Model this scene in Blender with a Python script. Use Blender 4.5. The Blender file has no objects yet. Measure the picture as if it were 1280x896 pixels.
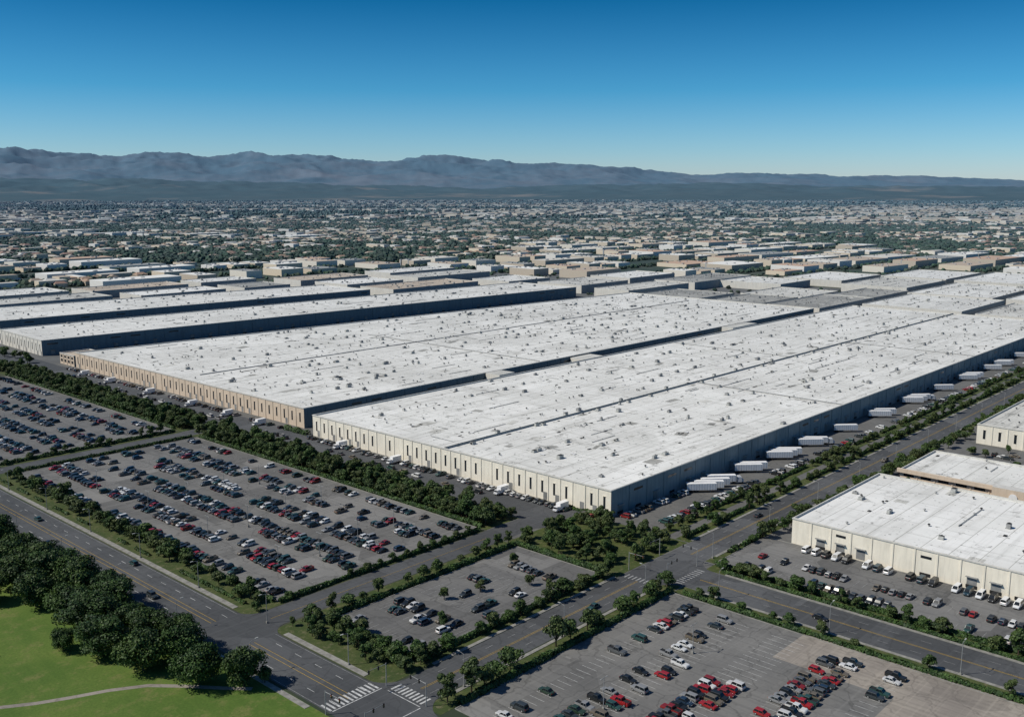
import bpy, math, random
import numpy as np
from mathutils import Vector, noise
random.seed(7); rng=np.random.default_rng(11)
S=bpy.context.scene; COL=S.collection
CX,CY,CH=-293.3,-217.2,125.0
HEAD=math.radians(42.5)

# ---------------------------------------------------------------- materials
def mat(name):
    m=bpy.data.materials.new(name); m.use_nodes=True
    nt=m.node_tree; b=nt.nodes['Principled BSDF']
    return m,nt,b
def nd(nt,t,**k):
    n=nt.nodes.new(t)
    for a,v in k.items(): setattr(n,a,v)
    return n
def setin(n,k,v):
    n.inputs[k].default_value=v
def pos(nt,scale=(1,1,1)):
    g=nd(nt,'ShaderNodeNewGeometry'); mp=nd(nt,'ShaderNodeMapping'); mp.inputs['Scale'].default_value=scale
    nt.links.new(g.outputs['Position'],mp.inputs['Vector']); return mp.outputs[0]
def noi(nt,vec,scale,detail=5,rough=.6):
    n=nd(nt,'ShaderNodeTexNoise'); setin(n,'Scale',scale); setin(n,'Detail',detail); setin(n,'Roughness',rough)
    nt.links.new(vec,n.inputs['Vector']); return n.outputs['Fac']
def ramp(nt,fac,a,b,ca=(0,0,0,1),cb=(1,1,1,1)):
    r=nd(nt,'ShaderNodeValToRGB'); r.color_ramp.elements[0].position=a; r.color_ramp.elements[1].position=b
    r.color_ramp.elements[0].color=ca; r.color_ramp.elements[1].color=cb
    nt.links.new(fac,r.inputs[0]); return r.outputs[0]
def c4(c): return (c[0],c[1],c[2],1)
def mix(nt,fac,a,b,mode='MIX'):
    n=nd(nt,'ShaderNodeMix',data_type='RGBA',blend_type=mode)
    for sock,v in ((n.inputs[0],fac),(n.inputs[6],a),(n.inputs[7],b)):
        if isinstance(v,(int,float)): sock.default_value=v
        elif isinstance(v,tuple): sock.default_value=c4(v)
        else: nt.links.new(v,sock)
    return n.outputs[2]
def mth(nt,op,a,b=None):
    n=nd(nt,'ShaderNodeMath',operation=op)
    for i,v in enumerate((a,b)):
        if v is None: continue
        if isinstance(v,(int,float)): n.inputs[i].default_value=v
        else: nt.links.new(v,n.inputs[i])
    return n.outputs[0]
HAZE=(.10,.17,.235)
def paint_haze(nt,col,L=6500.,hz=HAZE):  # airlight painted into the base colour, stronger with distance from the origin
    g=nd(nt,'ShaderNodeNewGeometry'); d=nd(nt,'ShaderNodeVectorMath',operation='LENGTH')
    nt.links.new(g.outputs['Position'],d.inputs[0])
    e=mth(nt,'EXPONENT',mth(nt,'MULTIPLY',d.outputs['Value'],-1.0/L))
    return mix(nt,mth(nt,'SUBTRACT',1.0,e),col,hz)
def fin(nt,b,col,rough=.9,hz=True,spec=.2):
    if hz and not isinstance(col,tuple): col=paint_haze(nt,col)
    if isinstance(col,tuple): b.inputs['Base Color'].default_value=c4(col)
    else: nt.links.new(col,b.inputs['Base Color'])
    b.inputs['Roughness'].default_value=rough; b.inputs['Specular IOR Level'].default_value=spec
def simple(name,c,var=.25,scale=.6,rough=.85,hz=False,spec=.2):
    m,nt,b=mat(name); v=pos(nt)
    d=tuple(x*(1-var) for x in c)
    f=noi(nt,v,scale,6); f=ramp(nt,f,.35,.65)
    fin(nt,b,mix(nt,f,c,d),rough,hz,spec); return m
def paved(name,c1,c2,crack=.5,patch=.05,wheel=None):
    m,nt,b=mat(name); v=pos(nt)
    big=ramp(nt,noi(nt,v,patch,6,.65),.38,.62); col=mix(nt,big,c1,c2)
    fine=ramp(nt,noi(nt,v,1.3,4,.7),.3,.7)
    col=mix(nt,mth(nt,'MULTIPLY',fine,.3),col,tuple(x*.6 for x in c1))
    vo=nd(nt,'ShaderNodeTexVoronoi',feature='DISTANCE_TO_EDGE'); setin(vo,'Scale',.09)
    nz=nd(nt,'ShaderNodeTexNoise'); setin(nz,'Scale',.15); setin(nz,'Detail',6); nt.links.new(v,nz.inputs['Vector'])
    va=nd(nt,'ShaderNodeVectorMath',operation='SCALE'); nt.links.new(nz.outputs['Color'],va.inputs[0]); va.inputs['Scale'].default_value=9
    vb=nd(nt,'ShaderNodeVectorMath',operation='ADD'); nt.links.new(v,vb.inputs[0]); nt.links.new(va.outputs[0],vb.inputs[1]); nt.links.new(vb.outputs[0],vo.inputs['Vector'])
    cr=ramp(nt,vo.outputs['Distance'],.008,.03,(1,1,1,1),(0,0,0,1))
    col=mix(nt,mth(nt,'MULTIPLY',cr,crack),col,tuple(x*.35 for x in c1))
    sp=ramp(nt,noi(nt,v,.5,2,.4),.62,.72)
    col=mix(nt,mth(nt,'MULTIPLY',sp,.45),col,tuple(x*.4 for x in c1))
    vp=nd(nt,'ShaderNodeTexVoronoi',feature='F1',distance='CHEBYCHEV'); setin(vp,'Scale',.045); nt.links.new(v,vp.inputs['Vector'])
    s1=nd(nt,'ShaderNodeSeparateColor'); nt.links.new(vp.outputs['Color'],s1.inputs[0])
    col=mix(nt,mth(nt,'MULTIPLY',ramp(nt,s1.outputs[0],.7,.72),.4),col,tuple(x*.6 for x in c2))
    col=mix(nt,mth(nt,'MULTIPLY',ramp(nt,s1.outputs[1],.8,.82),.35),col,tuple(x*1.4 for x in c1))
    a=ramp(nt,noi(nt,pos(nt,(.9,.012,1)),1.,3,.5),.5,.68); c_=ramp(nt,noi(nt,pos(nt,(.012,.9,1)),1.,3,.5),.54,.7)
    col=mix(nt,mth(nt,'MULTIPLY',a,.3),col,tuple(x*.55 for x in c2)); col=mix(nt,mth(nt,'MULTIPLY',c_,.2),col,tuple(x*1.45 for x in c1))
    fin(nt,b,col,.9,True,.2); return m
M={}
M['lot']=paved('aged_asphalt',(.185,.18,.17),(.135,.132,.127),.5)
M['lot2']=paved('lot_asphalt',(.205,.198,.184),(.15,.146,.138),.5)
M['road']=paved('road_asphalt',(.10,.102,.104),(.078,.08,.082),.35,.03)
M['yard']=paved('yard_asphalt',(.125,.124,.12),(.165,.16,.148),.3)
M['conc']=paved('concrete',(.35,.31,.26),(.25,.22,.19),.4)
M['kerb']=simple('kerb_concrete',(.31,.30,.27),.4)
M['white']=simple('white_road_paint',(.62,.62,.60),.5,1.)
M['fadew']=simple('faded_paint',(.40,.40,.39),.5,.7)
M['yellow']=simple('yellow_road_paint',(.50,.33,.07),.4,1.)
def grassm(name,a,b_,c,s=.06):
    m,nt,b=mat(name); v=pos(nt)
    col=mix(nt,ramp(nt,noi(nt,v,s,6,.65),.4,.62),a,b_)
    col=mix(nt,ramp(nt,noi(nt,v,s*4,6,.75),.52,.70),col,c)
    col=mix(nt,mth(nt,'MULTIPLY',ramp(nt,noi(nt,v,1.4,5,.85),.4,.65),.5),col,tuple(x*.45 for x in a))
    col=mix(nt,mth(nt,'MULTIPLY',ramp(nt,noi(nt,pos(nt,(.5,.03,1)),1.,4,.6),.5,.62),.2),col,b_)
    fin(nt,b,col,.95,True,.1); return m
M['grass']=grassm('park_grass',(.085,.145,.024),(.125,.18,.034),(.19,.185,.065),.045)
M['verge']=grassm('verge_grass',(.055,.08,.024),(.09,.105,.034),(.19,.165,.10),.12)
def roofm(name,base=(.82,.81,.765),dirt=.55,dark=(.38,.37,.335)):
    m,nt,b=mat(name); v=pos(nt)
    vp=nd(nt,'ShaderNodeTexVoronoi',feature='F1',distance='CHEBYCHEV'); setin(vp,'Scale',.022); nt.links.new(v,vp.inputs['Vector'])
    s1=nd(nt,'ShaderNodeSeparateColor'); nt.links.new(vp.outputs['Color'],s1.inputs[0])
    col=mix(nt,mth(nt,'MULTIPLY',s1.outputs[0],dirt*.17),base,dark)
    big=ramp(nt,noi(nt,v,.014,8,.7),.44,.66)
    col=mix(nt,mth(nt,'MULTIPLY',big,dirt*.42),col,dark)
    st=ramp(nt,noi(nt,pos(nt,(.02,.35,1)),1.,5,.65),.52,.68)
    col=mix(nt,mth(nt,'MULTIPLY',st,dirt*.55),col,dark)
    st2=ramp(nt,noi(nt,pos(nt,(.3,.03,1)),1.,4,.6),.56,.70)
    col=mix(nt,mth(nt,'MULTIPLY',st2,dirt*.45),col,dark)
    sp=ramp(nt,noi(nt,v,.16,5,.75),.59,.66)
    col=mix(nt,mth(nt,'MULTIPLY',sp,dirt*.8),col,tuple(x*.6 for x in dark))
    sp=ramp(nt,noi(nt,v,.55,3,.6),.645,.69)
    col=mix(nt,mth(nt,'MULTIPLY',sp,dirt),col,tuple(x*.35 for x in dark))
    br=nd(nt,'ShaderNodeTexBrick'); br.offset=.5
    nt.links.new(v,br.inputs['Vector']); setin(br,'Scale',1.0); setin(br,'Brick Width',24.); setin(br,'Row Height',9.); setin(br,'Mortar Size',.14)
    setin(br,'Color1',(1,1,1,1)); setin(br,'Color2',(.90,.90,.89,1)); setin(br,'Mortar',(.5,.5,.47,1))
    col=mix(nt,.85,col,br.outputs['Color'],'MULTIPLY')
    fin(nt,b,col,.8,True,.15); return m
M['roof']=roofm('roof_membrane_white',dirt=.9)
M['roof2']=roofm('roof_membrane_weathered',(.70,.685,.63),1.15,(.27,.265,.24))
M['roof3']=roofm('roof_membrane_bright',(.85,.84,.80),.6)
M['roofg']=roofm('roof_gravel_grey',(.42,.41,.375),1.2,(.15,.15,.14))
M['rooft']=roofm('roof_tan',(.60,.50,.39),.8,(.3,.25,.2))
def wallm(name,c,stain=.35,hz=True):
    m,nt,b=mat(name)
    g=nd(nt,'ShaderNodeNewGeometry'); sx=nd(nt,'ShaderNodeSeparateXYZ'); nt.links.new(g.outputs['Position'],sx.inputs[0])
    cx=nd(nt,'ShaderNodeCombineXYZ'); nt.links.new(mth(nt,'ADD',sx.outputs[0],sx.outputs[1]),cx.inputs[0])
    nt.links.new(mth(nt,'MULTIPLY',sx.outputs[2],.12),cx.inputs[1])
    f=ramp(nt,noi(nt,cx.outputs[0],.7,6,.7),.45,.72)
    col=mix(nt,mth(nt,'MULTIPLY',f,stain),c,tuple(x*.45 for x in c))
    f2=ramp(nt,noi(nt,pos(nt),.12,5,.6),.4,.65)
    col=mix(nt,mth(nt,'MULTIPLY',f2,stain*.6),col,tuple(x*.65 for x in c))
    fin(nt,b,col,.85,hz,.2); return m
M['cream']=wallm('wall_cream',(.84,.775,.645),.35)
M['tan']=wallm('wall_tan',(.66,.53,.40))
M['slate']=wallm('wall_slate',(.29,.325,.33),.6)  # shade of the south walls put into the colour; north walls share it
M['slate2']=wallm('wall_slate_blue',(.14,.19,.215),.5)  # bluer version, wall shade again painted in as a dark base colour
M['wallw']=wallm('wall_offwhite',(.72,.68,.60))
M['coping']=simple('metal_coping',(.60,.585,.54),.2)
M['dark']=simple('dark_glass',(.018,.024,.03),.3,1,.15,False,.5)
M['door']=simple('dock_door',(.28,.28,.27),.4,.3)
M['metal']=simple('galvanised_metal',(.34,.34,.33),.35,1.,.5)
M['vent']=simple('vent_dark',(.06,.06,.06),.4,1.)
M['hvac']=simple('hvac_casing',(.48,.48,.45),.35,.8,.6)
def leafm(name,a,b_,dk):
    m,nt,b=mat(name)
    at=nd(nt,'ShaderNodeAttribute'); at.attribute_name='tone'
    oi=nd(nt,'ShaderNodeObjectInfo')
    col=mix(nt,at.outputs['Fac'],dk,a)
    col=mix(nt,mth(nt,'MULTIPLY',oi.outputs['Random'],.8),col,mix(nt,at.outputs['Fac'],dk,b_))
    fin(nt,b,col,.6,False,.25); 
    return m
M['leaf']=leafm('street_tree_leaves',(.062,.115,.026),(.10,.11,.04),(.018,.038,.014))
M['oakleaf']=leafm('oak_leaves',(.05,.10,.02),(.075,.115,.026),(.012,.030,.009))
M['hedge']=leafm('hedge_leaves',(.06,.11,.026),(.06,.11,.026),(.018,.04,.012))
M['bark']=simple('bark',(.10,.075,.05),.5,3.)
m,nt,b=mat('car_paint'); oi=nd(nt,'ShaderNodeObjectInfo'); nt.links.new(oi.outputs['Color'],b.inputs['Base Color'])
b.inputs['Roughness'].default_value=.34; b.inputs['Metallic'].default_value=.1; b.inputs['Coat Weight'].default_value=.3; M['paint']=m
M['glass']=simple('car_glass',(.012,.016,.02),.2,1,.1,False,.4)
M['tyre']=simple('tyre_rubber',(.018,.018,.018),.2,1,.8)
M['hub']=simple('wheel_hub',(.4,.4,.4),.2,1,.4)
M['lamp']=simple('head_lamp',(.7,.7,.68),.1,1,.2)
M['tail']=simple('tail_lamp',(.35,.01,.01),.1,1,.2)
M['trim']=simple('black_trim',(.03,.03,.03),.2,1,.6)
M['trailer']=simple('trailer_white',(.84,.83,.81),.12,.7,.45)

# ---------------------------------------------------------------- mesh builder
class MB:
    def __init__(s): s.v=[]; s.f=[]; s.m=[]; s.mats=[]
    def mi(s,k):
        if k not in s.mats: s.mats.append(k)
        return s.mats.index(k)
    def poly(s,pts,k):
        n=len(s.v); s.v+= [tuple(p) for p in pts]; s.f.append(tuple(range(n,n+len(pts)))); s.m.append(s.mi(k))
    def box(s,c,d,k,r=0,top=None,taper=1.,bottom=False):
        hx,hy,hz=d[0]/2,d[1]/2,d[2]/2; cr,sr=math.cos(r),math.sin(r); n=len(s.v)
        for z,t in ((-hz,1.),(hz,taper)):
            for x,y in ((-hx,-hy),(hx,-hy),(hx,hy),(-hx,hy)):
                x*=t;y*=t
                s.v.append((c[0]+x*cr-y*sr,c[1]+x*sr+y*cr,c[2]+z))
        F=[(0,1,5,4),(1,2,6,5),(2,3,7,6),(3,0,4,7),(4,5,6,7)]
        if bottom: F.append((3,2,1,0))
        for i,q in enumerate(F):
            s.f.append(tuple(n+a for a in q)); s.m.append(s.mi(top if (top and i==4) else k))
    def cyl(s,p0,p1,r0,r1,k,n=8,cap=True):
        p0=Vector(p0);p1=Vector(p1); d=(p1-p0).normalized(); a=d.orthogonal().normalized(); b=d.cross(a); o=len(s.v)
        for p,r in ((p0,r0),(p1,r1)):
            for i in range(n):
                t=2*math.pi*i/n; s.v.append(tuple(p+(a*math.cos(t)+b*math.sin(t))*r))
        for i in range(n):
            j=(i+1)%n; s.f.append((o+i,o+j,o+n+j,o+n+i)); s.m.append(s.mi(k))
        if cap:
            s.f.append(tuple(o+n+i for i in range(n))); s.m.append(s.mi(k))
            s.f.append(tuple(o+i for i in reversed(range(n)))); s.m.append(s.mi(k))
    def mesh(s,name):
        me=bpy.data.meshes.new(name); me.from_pydata(s.v,[],s.f)
        for k in s.mats: me.materials.append(M[k])
        me.polygons.foreach_set('material_index',s.m); me.update(); return me
    def obj(s,name,parent=None):
        o=bpy.data.objects.new(name,s.mesh(name)); COL.objects.link(o)
        if parent: o.parent=parent
        return o
def empty(name):
    o=bpy.data.objects.new(name,None); COL.objects.link(o); o.empty_display_size=5; return o
def inst(name,me,loc,rz=0,sc=1,color=None):
    o=bpy.data.objects.new(name,me); o.location=loc; o.rotation_euler=(0,0,rz)
    o.scale=(sc,sc,sc) if not isinstance(sc,tuple) else sc
    if color: o.color=c4(color)
    COL.objects.link(o); return o
def sheet(name,x0,y0,x1,y1,z,k):
    b=MB(); b.poly([(x0,y0,z),(x1,y0,z),(x1,y1,z),(x0,y1,z)],k); return b.obj(name)
def npmesh(name,V,F,mats,attr=None,attrname='tone',col=None,matidx=None,smooth=False):
    me=bpy.data.meshes.new(name); k=F.shape[1]
    me.vertices.add(len(V)); me.vertices.foreach_set('co',V.astype(np.float32).ravel())
    me.loops.add(F.size); me.loops.foreach_set('vertex_index',F.astype(np.int32).ravel())
    me.polygons.add(len(F)); me.polygons.foreach_set('loop_start',np.arange(0,F.size,k,dtype=np.int32))
    try: me.polygons.foreach_set('loop_total',np.full(len(F),k,dtype=np.int32))
    except Exception: pass
    for q in mats: me.materials.append(M[q])
    if matidx is not None: me.polygons.foreach_set('material_index',matidx.astype(np.int32))
    me.update(calc_edges=True)
    me.polygons.foreach_set('use_smooth',np.full(len(F),smooth,dtype=bool))
    if attr is not None:
        a=me.attributes.new(attrname,'FLOAT','POINT'); a.data.foreach_set('value',attr.astype(np.float32))
    if col is not None:
        a=me.attributes.new('tint','FLOAT_COLOR','FACE'); a.data.foreach_set('color',col.astype(np.float32).ravel())
    return me

# ---------------------------------------------------------------- foliage
def leafquads(P,Nrm,size,r):
    n=len(P); t=r.normal(size=(n,3)); t-= (t*Nrm).sum(1,keepdims=True)*Nrm; t/=np.linalg.norm(t,axis=1,keepdims=True)+1e-9
    b=np.cross(Nrm,t); s=size[:,None]
    V=np.stack([P-t*s-b*s*.6,P+t*s-b*s*.7,P+t*s*.8+b*s*.7,P-t*s*.9+b*s*.6],1).reshape(-1,3)
    return V
def tree_mesh(name,H,R,nleaf,leaf,ncl,r,k,trunkfrac=.3,squash=.85):
    cl=[]
    for i in range(ncl):
        a=r.uniform(0,2*math.pi); q=R*math.sqrt(r.uniform(0,1))*.75; z=H*(trunkfrac+.12)+r.uniform(0,1)*(H*(1-trunkfrac-.28))
        q*=1.0-.45*abs((z/H-.55))/.45
        cl.append((q*math.cos(a),q*math.sin(a),z,R*r.uniform(.24,.46)))
    cl.append((0,0,H*.72,R*.5)); cl=np.array(cl)
    w=cl[:,3]**2; idx=r.choice(len(cl),nleaf,p=w/w.sum())
    d=r.normal(size=(nleaf,3)); d/=np.linalg.norm(d,axis=1,keepdims=True)
    d[:,2]=np.where(d[:,2]<-.5,-d[:,2],d[:,2])
    rad=np.where(r.uniform(size=nleaf)<.75,r.uniform(.82,1.18,nleaf),r.uniform(.3,.8,nleaf))
    P=cl[idx,:3]+d*(cl[idx,3]*rad)[:,None]*np.array([1,1,squash])
    Nr=d+r.normal(size=(nleaf,3))*.5; Nr/=np.linalg.norm(Nr,axis=1,keepdims=True)
    V=leafquads(P,Nr,leaf*r.uniform(.6,1.3,nleaf),r)
    ct=r.uniform(.15,1.,len(cl))
    tone=np.clip(ct[idx]+r.normal(size=nleaf)*.24-(rad<.8)*.4,0,1)  # random tone per clump and leaf; inner leaves darkened as painted crown shade
    F=np.arange(nleaf*4).reshape(-1,4); tone=np.repeat(tone,4)
    b=MB(); b.cyl((0,0,-.2),(0.05,0,H*.5),.045*H*.6,.02*H*.7,'bark',7,False)
    for c in cl[:6]:
        b.cyl((0,0,H*trunkfrac*.8),tuple(c[:3]),.016*H,.005*H,'bark',5,False)
    bv=np.array(b.v); bf=np.array(b.f)
    V2=np.vstack([V,bv]); F2=np.vstack([F,bf+len(V)])
    mi=np.concatenate([np.zeros(len(F)),np.ones(len(bf))])
    return npmesh(name,V2,F2,[k,'bark'],np.concatenate([tone,np.zeros(len(bv))]),matidx=mi)
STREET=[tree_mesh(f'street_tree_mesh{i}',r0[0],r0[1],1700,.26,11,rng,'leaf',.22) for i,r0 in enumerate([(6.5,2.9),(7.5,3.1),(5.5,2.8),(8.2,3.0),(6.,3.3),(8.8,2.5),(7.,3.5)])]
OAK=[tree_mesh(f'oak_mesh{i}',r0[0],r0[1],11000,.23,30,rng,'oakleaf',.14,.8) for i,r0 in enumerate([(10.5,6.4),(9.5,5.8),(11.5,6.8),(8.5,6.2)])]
def tree(x,y,sc=1.,kind=None):
    inst('street_tree',random.choice(STREET),(x,y,0),random.uniform(0,6.28),(sc*random.uniform(.85,1.2),sc*random.uniform(.85,1.2),sc*random.uniform(.75,1.15)))
def hedge(name,x0,y0,x1,y1,w,h,dens=18,leaf=.28,gap=0.):
    L=math.hypot(x1-x0,y1-y0); n=int(L*dens*(h+w*.6)); ux,uy=(x1-x0)/L,(y1-y0)/L
    t=rng.uniform(0,L,n)
    prof=1+.5*np.array([noise.noise(Vector((q*.22+x0,y0,3.))) for q in t])
    keep=np.ones(n,bool)
    if gap>0:
        g=np.array([noise.noise(Vector((q*.09+x0*1.3,y0*.7,9.))) for q in t]); keep=g>-.5+gap
    th=rng.uniform(-.1,math.pi+.1,n)
    a=np.cos(th)*w/2*rng.uniform(.75,1.1,n)*prof; z=np.abs(np.sin(th))**.6*h*prof*rng.uniform(.7,1.05,n)
    P=np.stack([x0+ux*t-uy*a,y0+uy*t+ux*a,z],1)
    Nr=np.stack([-uy*np.cos(th),ux*np.cos(th),np.sin(th)],1)+rng.normal(size=(n,3))*.4; Nr/=np.linalg.norm(Nr,axis=1,keepdims=True)
    P=P[keep];Nr=Nr[keep]; n=len(P); t=t[keep]
    V=leafquads(P,Nr,leaf*rng.uniform(.7,1.5,n),rng)
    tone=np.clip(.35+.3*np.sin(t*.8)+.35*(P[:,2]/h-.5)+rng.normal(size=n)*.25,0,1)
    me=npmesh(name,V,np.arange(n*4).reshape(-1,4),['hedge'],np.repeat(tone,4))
    o=bpy.data.objects.new(name,me); COL.objects.link(o); return o

# ---------------------------------------------------------------- vehicles
def car_mesh(name,L,W,Hh,hood,cabf,cabr,kind='sedan'):
    b=MB(); hw=W/2; zb=.32; belt=.55*Hh+.1
    st=[(-L/2,.80*hw,.42,belt*.86),(-L/2+.12,.95*hw,.30,belt*.97),(-L*.30,hw,zb-.04,belt),(0,hw,zb-.06,belt),(L*.22,hw,zb-.04,belt*.98),(L/2-.25,.95*hw,.28,hood),(L/2-.04,.82*hw,.36,hood*.86),(L/2,.72*hw,.42,hood*.72)]
    rings=[]
    for x,w,z0,z1 in st:
        rings.append([(x,-w*.96,z0),(x,-w,z0+(z1-z0)*.5),(x,-w*.96,z1-.06),(x,-w*.82,z1),(x,w*.82,z1),(x,w*.96,z1-.06),(x,w,z0+(z1-z0)*.5),(x,w*.96,z0)])
    o=len(b.v)
    for r in rings: b.v+=r
    for i in range(len(rings)-1):
        for j in range(7):
            a=o+i*8+j; b.f.append((a,a+8,a+9,a+1)); b.m.append(b.mi('paint'))
    b.f.append(tuple(o+j for j in range(8))); b.m.append(b.mi('paint'))
    e=o+(len(rings)-1)*8; b.f.append(tuple(e+j for j in reversed(range(8)))); b.m.append(b.mi('paint'))
    x0,x1=cabr[0],cabf[0]; X0,X1=cabr[1],cabf[1]; zt=Hh-.05; w0=hw*.86; w1=hw*.70; zb2=belt-.01
    A=[(x0,-w0,zb2),(x1,-w0,zb2),(x1,w0,zb2),(x0,w0,zb2)]; T=[(X0,-w1,zt),(X1,-w1,zt),(X1,w1,zt),(X0,w1,zt)]
    for i in range(4):
        j=(i+1)%4; b.poly([A[i],A[j],T[j],T[i]],'glass')
    b.box(((X0+X1)/2,0,zt+.035),(X1-X0+.14,2*w1+.1,.09),'paint',taper=.93)
    for fx in (.0,.5,1.):
        for sy in (-1,1):
            bx=x0+(x1-x0)*fx; tx=X0+(X1-X0)*fx
            b.cyl((bx,sy*(w0+.005),zb2),(tx,sy*(w1+.01),zt),.05,.045,'paint',4,False)
    if kind=='pickup':
        b.box(((-L/2+x0)/2+.03,0,belt+.01),(x0+L/2-.35,W*.74,.03),'trim')
        for sy in (-1,1): b.box(((-L/2+x0)/2+.05,sy*hw*.86,belt+.08),(x0+L/2-.15,.12,.16),'paint')
        b.box((-L/2+.1,0,belt+.08),(.1,W*.8,.16),'paint')
    for sx in (-L*.31,L*.32):
        for sy in (-1,1):
            b.cyl((sx,sy*(hw-.22),.33),(sx,sy*(hw+.01),.33),.33,.33,'tyre',12); b.cyl((sx,sy*(hw+.0),.33),(sx,sy*(hw+.025),.33),.2,.18,'hub',8)
    for sy in (-1,1):
        b.box((L/2-.07,sy*hw*.58,hood*.76),(.14,.32,.13),'lamp'); b.box((-L/2+.03,sy*hw*.66,belt*.8),(.1,.28,.15),'tail')
        b.box((x1-.25,sy*(hw+.06),belt+.06),(.14,.16,.12),'paint')
    b.box((L/2-.02,0,.40),(.1,W*.7,.16),'trim'); b.box((-L/2+.0,0,.40),(.1,W*.72,.14),'trim')
    return b.mesh(name)
SEDAN=car_mesh('sedan_mesh',4.6,1.82,1.45,.80,(.95,.25),(-1.65,-1.05))
HATCH=car_mesh('hatchback_mesh',4.1,1.78,1.5,.85,(.95,.3),(-1.95,-1.65))
SUV=car_mesh('suv_mesh',4.75,1.92,1.78,1.02,(1.0,.5),(-2.2,-1.95))
PICK=car_mesh('pickup_mesh',5.4,1.95,1.82,1.08,(1.2,.7),(-.75,-.6),'pickup')
VAN=car_mesh('van_mesh',5.2,2.0,2.1,1.05,(1.75,1.1),(-2.5,-2.4))
CARS=[(SEDAN,'parked_car'),(SEDAN,'parked_car'),(HATCH,'parked_car'),(SUV,'parked_suv'),(SUV,'parked_suv'),(PICK,'pickup_truck')]
PAL=[(.018,.02,.02)]*6+[(.04,.048,.05)]*5+[(.10,.105,.105)]*4+[(.25,.25,.245)]*4+[(.58,.57,.55)]*2+[(.02,.04,.07)]*1+[(.03,.075,.065)]*3+[(.22,.02,.02)]*1+[(.15,.125,.09)]*3+[(.03,.055,.035)]
def car(x,y,rz,white=.0,red=0.):
    me,nm=random.choice(CARS); c=random.choice(PAL)
    if random.random()<white: c=(.66,.66,.64)
    if random.random()<red: c=(.33,.02,.022)
    inst(nm,me,(x+random.uniform(-.35,.35),y+random.uniform(-.2,.2),.03),rz+random.uniform(-.05,.05),random.uniform(.95,1.05),c)
def trailer_mesh(name,cab):
    b=MB(); L=12.5
    b.box((0,0,2.55),(L,2.5,2.75),'trailer',bottom=True)
    for i in range(11):
        x=-L/2+.6+i*(L-1.2)/10
        for sy in (-1,1): b.box((x,sy*1.262,2.55),(.07,.03,2.6),'metal')
    b.box((0,0,3.95),(L-.1,2.4,.06),'trailer'); b.box((-L/2-.02,0,2.5),(.05,2.3,2.5),'metal')
    b.box((0,0,1.05),(L-.6,1.0,.22),'trim')
    for x in (-L/2+1.2,-L/2+2.5):
        for sy in (-1,1): b.cyl((x,sy*.75,.52),(x,sy*1.24,.52),.52,.52,'tyre',12)
    if cab:
        b.box((L/2+.4,0,1.0),(3.4,1.0,.3),'trim'); b.box((L/2+1.6,0,2.0),(1.9,2.3,2.2),'paint',taper=.92); b.box((L/2+2.8,0,1.45),(1.2,1.9,1.1),'paint',taper=.85)
        b.box((L/2+2.45,0,2.45),(.3,2.0,.8),'glass'); b.box((L/2+1.5,0,3.25),(1.5,1.9,.5),'paint',taper=.7)
        for x in (L/2-.6,L/2+2.7):
            for sy in (-1,1): b.cyl((x,sy*.7,.52),(x,sy*1.2,.52),.52,.52,'tyre',12)
    else:
        for sy in (-1,1): b.box((L/2-2.4,sy*.8,.6),(.15,.15,1.2),'metal')
    return b.mesh(name)
TR=trailer_mesh('semi_trailer_mesh',False); TRC=trailer_mesh('semi_truck_mesh',True)
def boxtruck():
    b=MB(); b.box((-1,0,2.1),(5.2,2.3,2.5),'trailer',bottom=True); b.box((0,0,.75),(7,1.,.25),'trim')
    b.box((2.6,0,1.45),(1.7,2.1,1.7),'paint',taper=.88); b.box((3.2,0,1.75),(.5,1.8,.65),'glass'); b.box((3.6,0,.95),(.5,1.9,.6),'paint')
    for x in (-2.2,2.7):
        for sy in (-1,1): b.cyl((x,sy*.7,.45),(x,sy*1.1,.45),.45,.45,'tyre',12)
    return b.mesh('box_truck_mesh')
BT=boxtruck()

# ---------------------------------------------------------------- lots
def rows(p0,p1):
    out=[(p0+2.6,1)]; x=p0+5.2+6.4
    while x+10.4+6.4+5.2<=p1+1.5:
        out+=[(x+2.6,-1),(x+7.8,1)]; x+=10.4+6.4
    if x+5.2<=p1+.5: out.append((x+2.6,-1))
    return out
MARK=MB()
def lot(x0,y0,x1,y1,axis,occ,nz=3.,white=.05,red=.02,mk='fadew',sw=2.65,amp=.8,skip=None):
    A0,A1,B0,B1=(x0,x1,y0,y1) if axis=='y' else (y0,y1,x0,x1)
    for ri,(c,face) in enumerate(rows(A0,A1)):
        n=int((B1-B0-4)/sw)
        for i in range(n+1):
            t=B0+2+i*sw
            if axis=='y': MARK.box((c,t,.052),(4.8,.11,.004),mk)
            else: MARK.box((t,c,.052),(.11,4.8,.004),mk)
            if i==n: break
            tc=t+sw/2
            o=occ+ amp*noise.noise(Vector((c*.03*nz,tc*.025*nz,ri*.7+1.3)))
            if skip and skip(*( (c,tc) if axis=='y' else (tc,c))): o=.05
            if random.random()<o:
                fl=math.pi if random.random()<.3 else 0
                if axis=='y': car(c,tc,(0 if face<0 else math.pi)+fl,white,red)
                else: car(tc,c,(math.pi/2 if face<0 else -math.pi/2)+fl,white,red)

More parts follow.
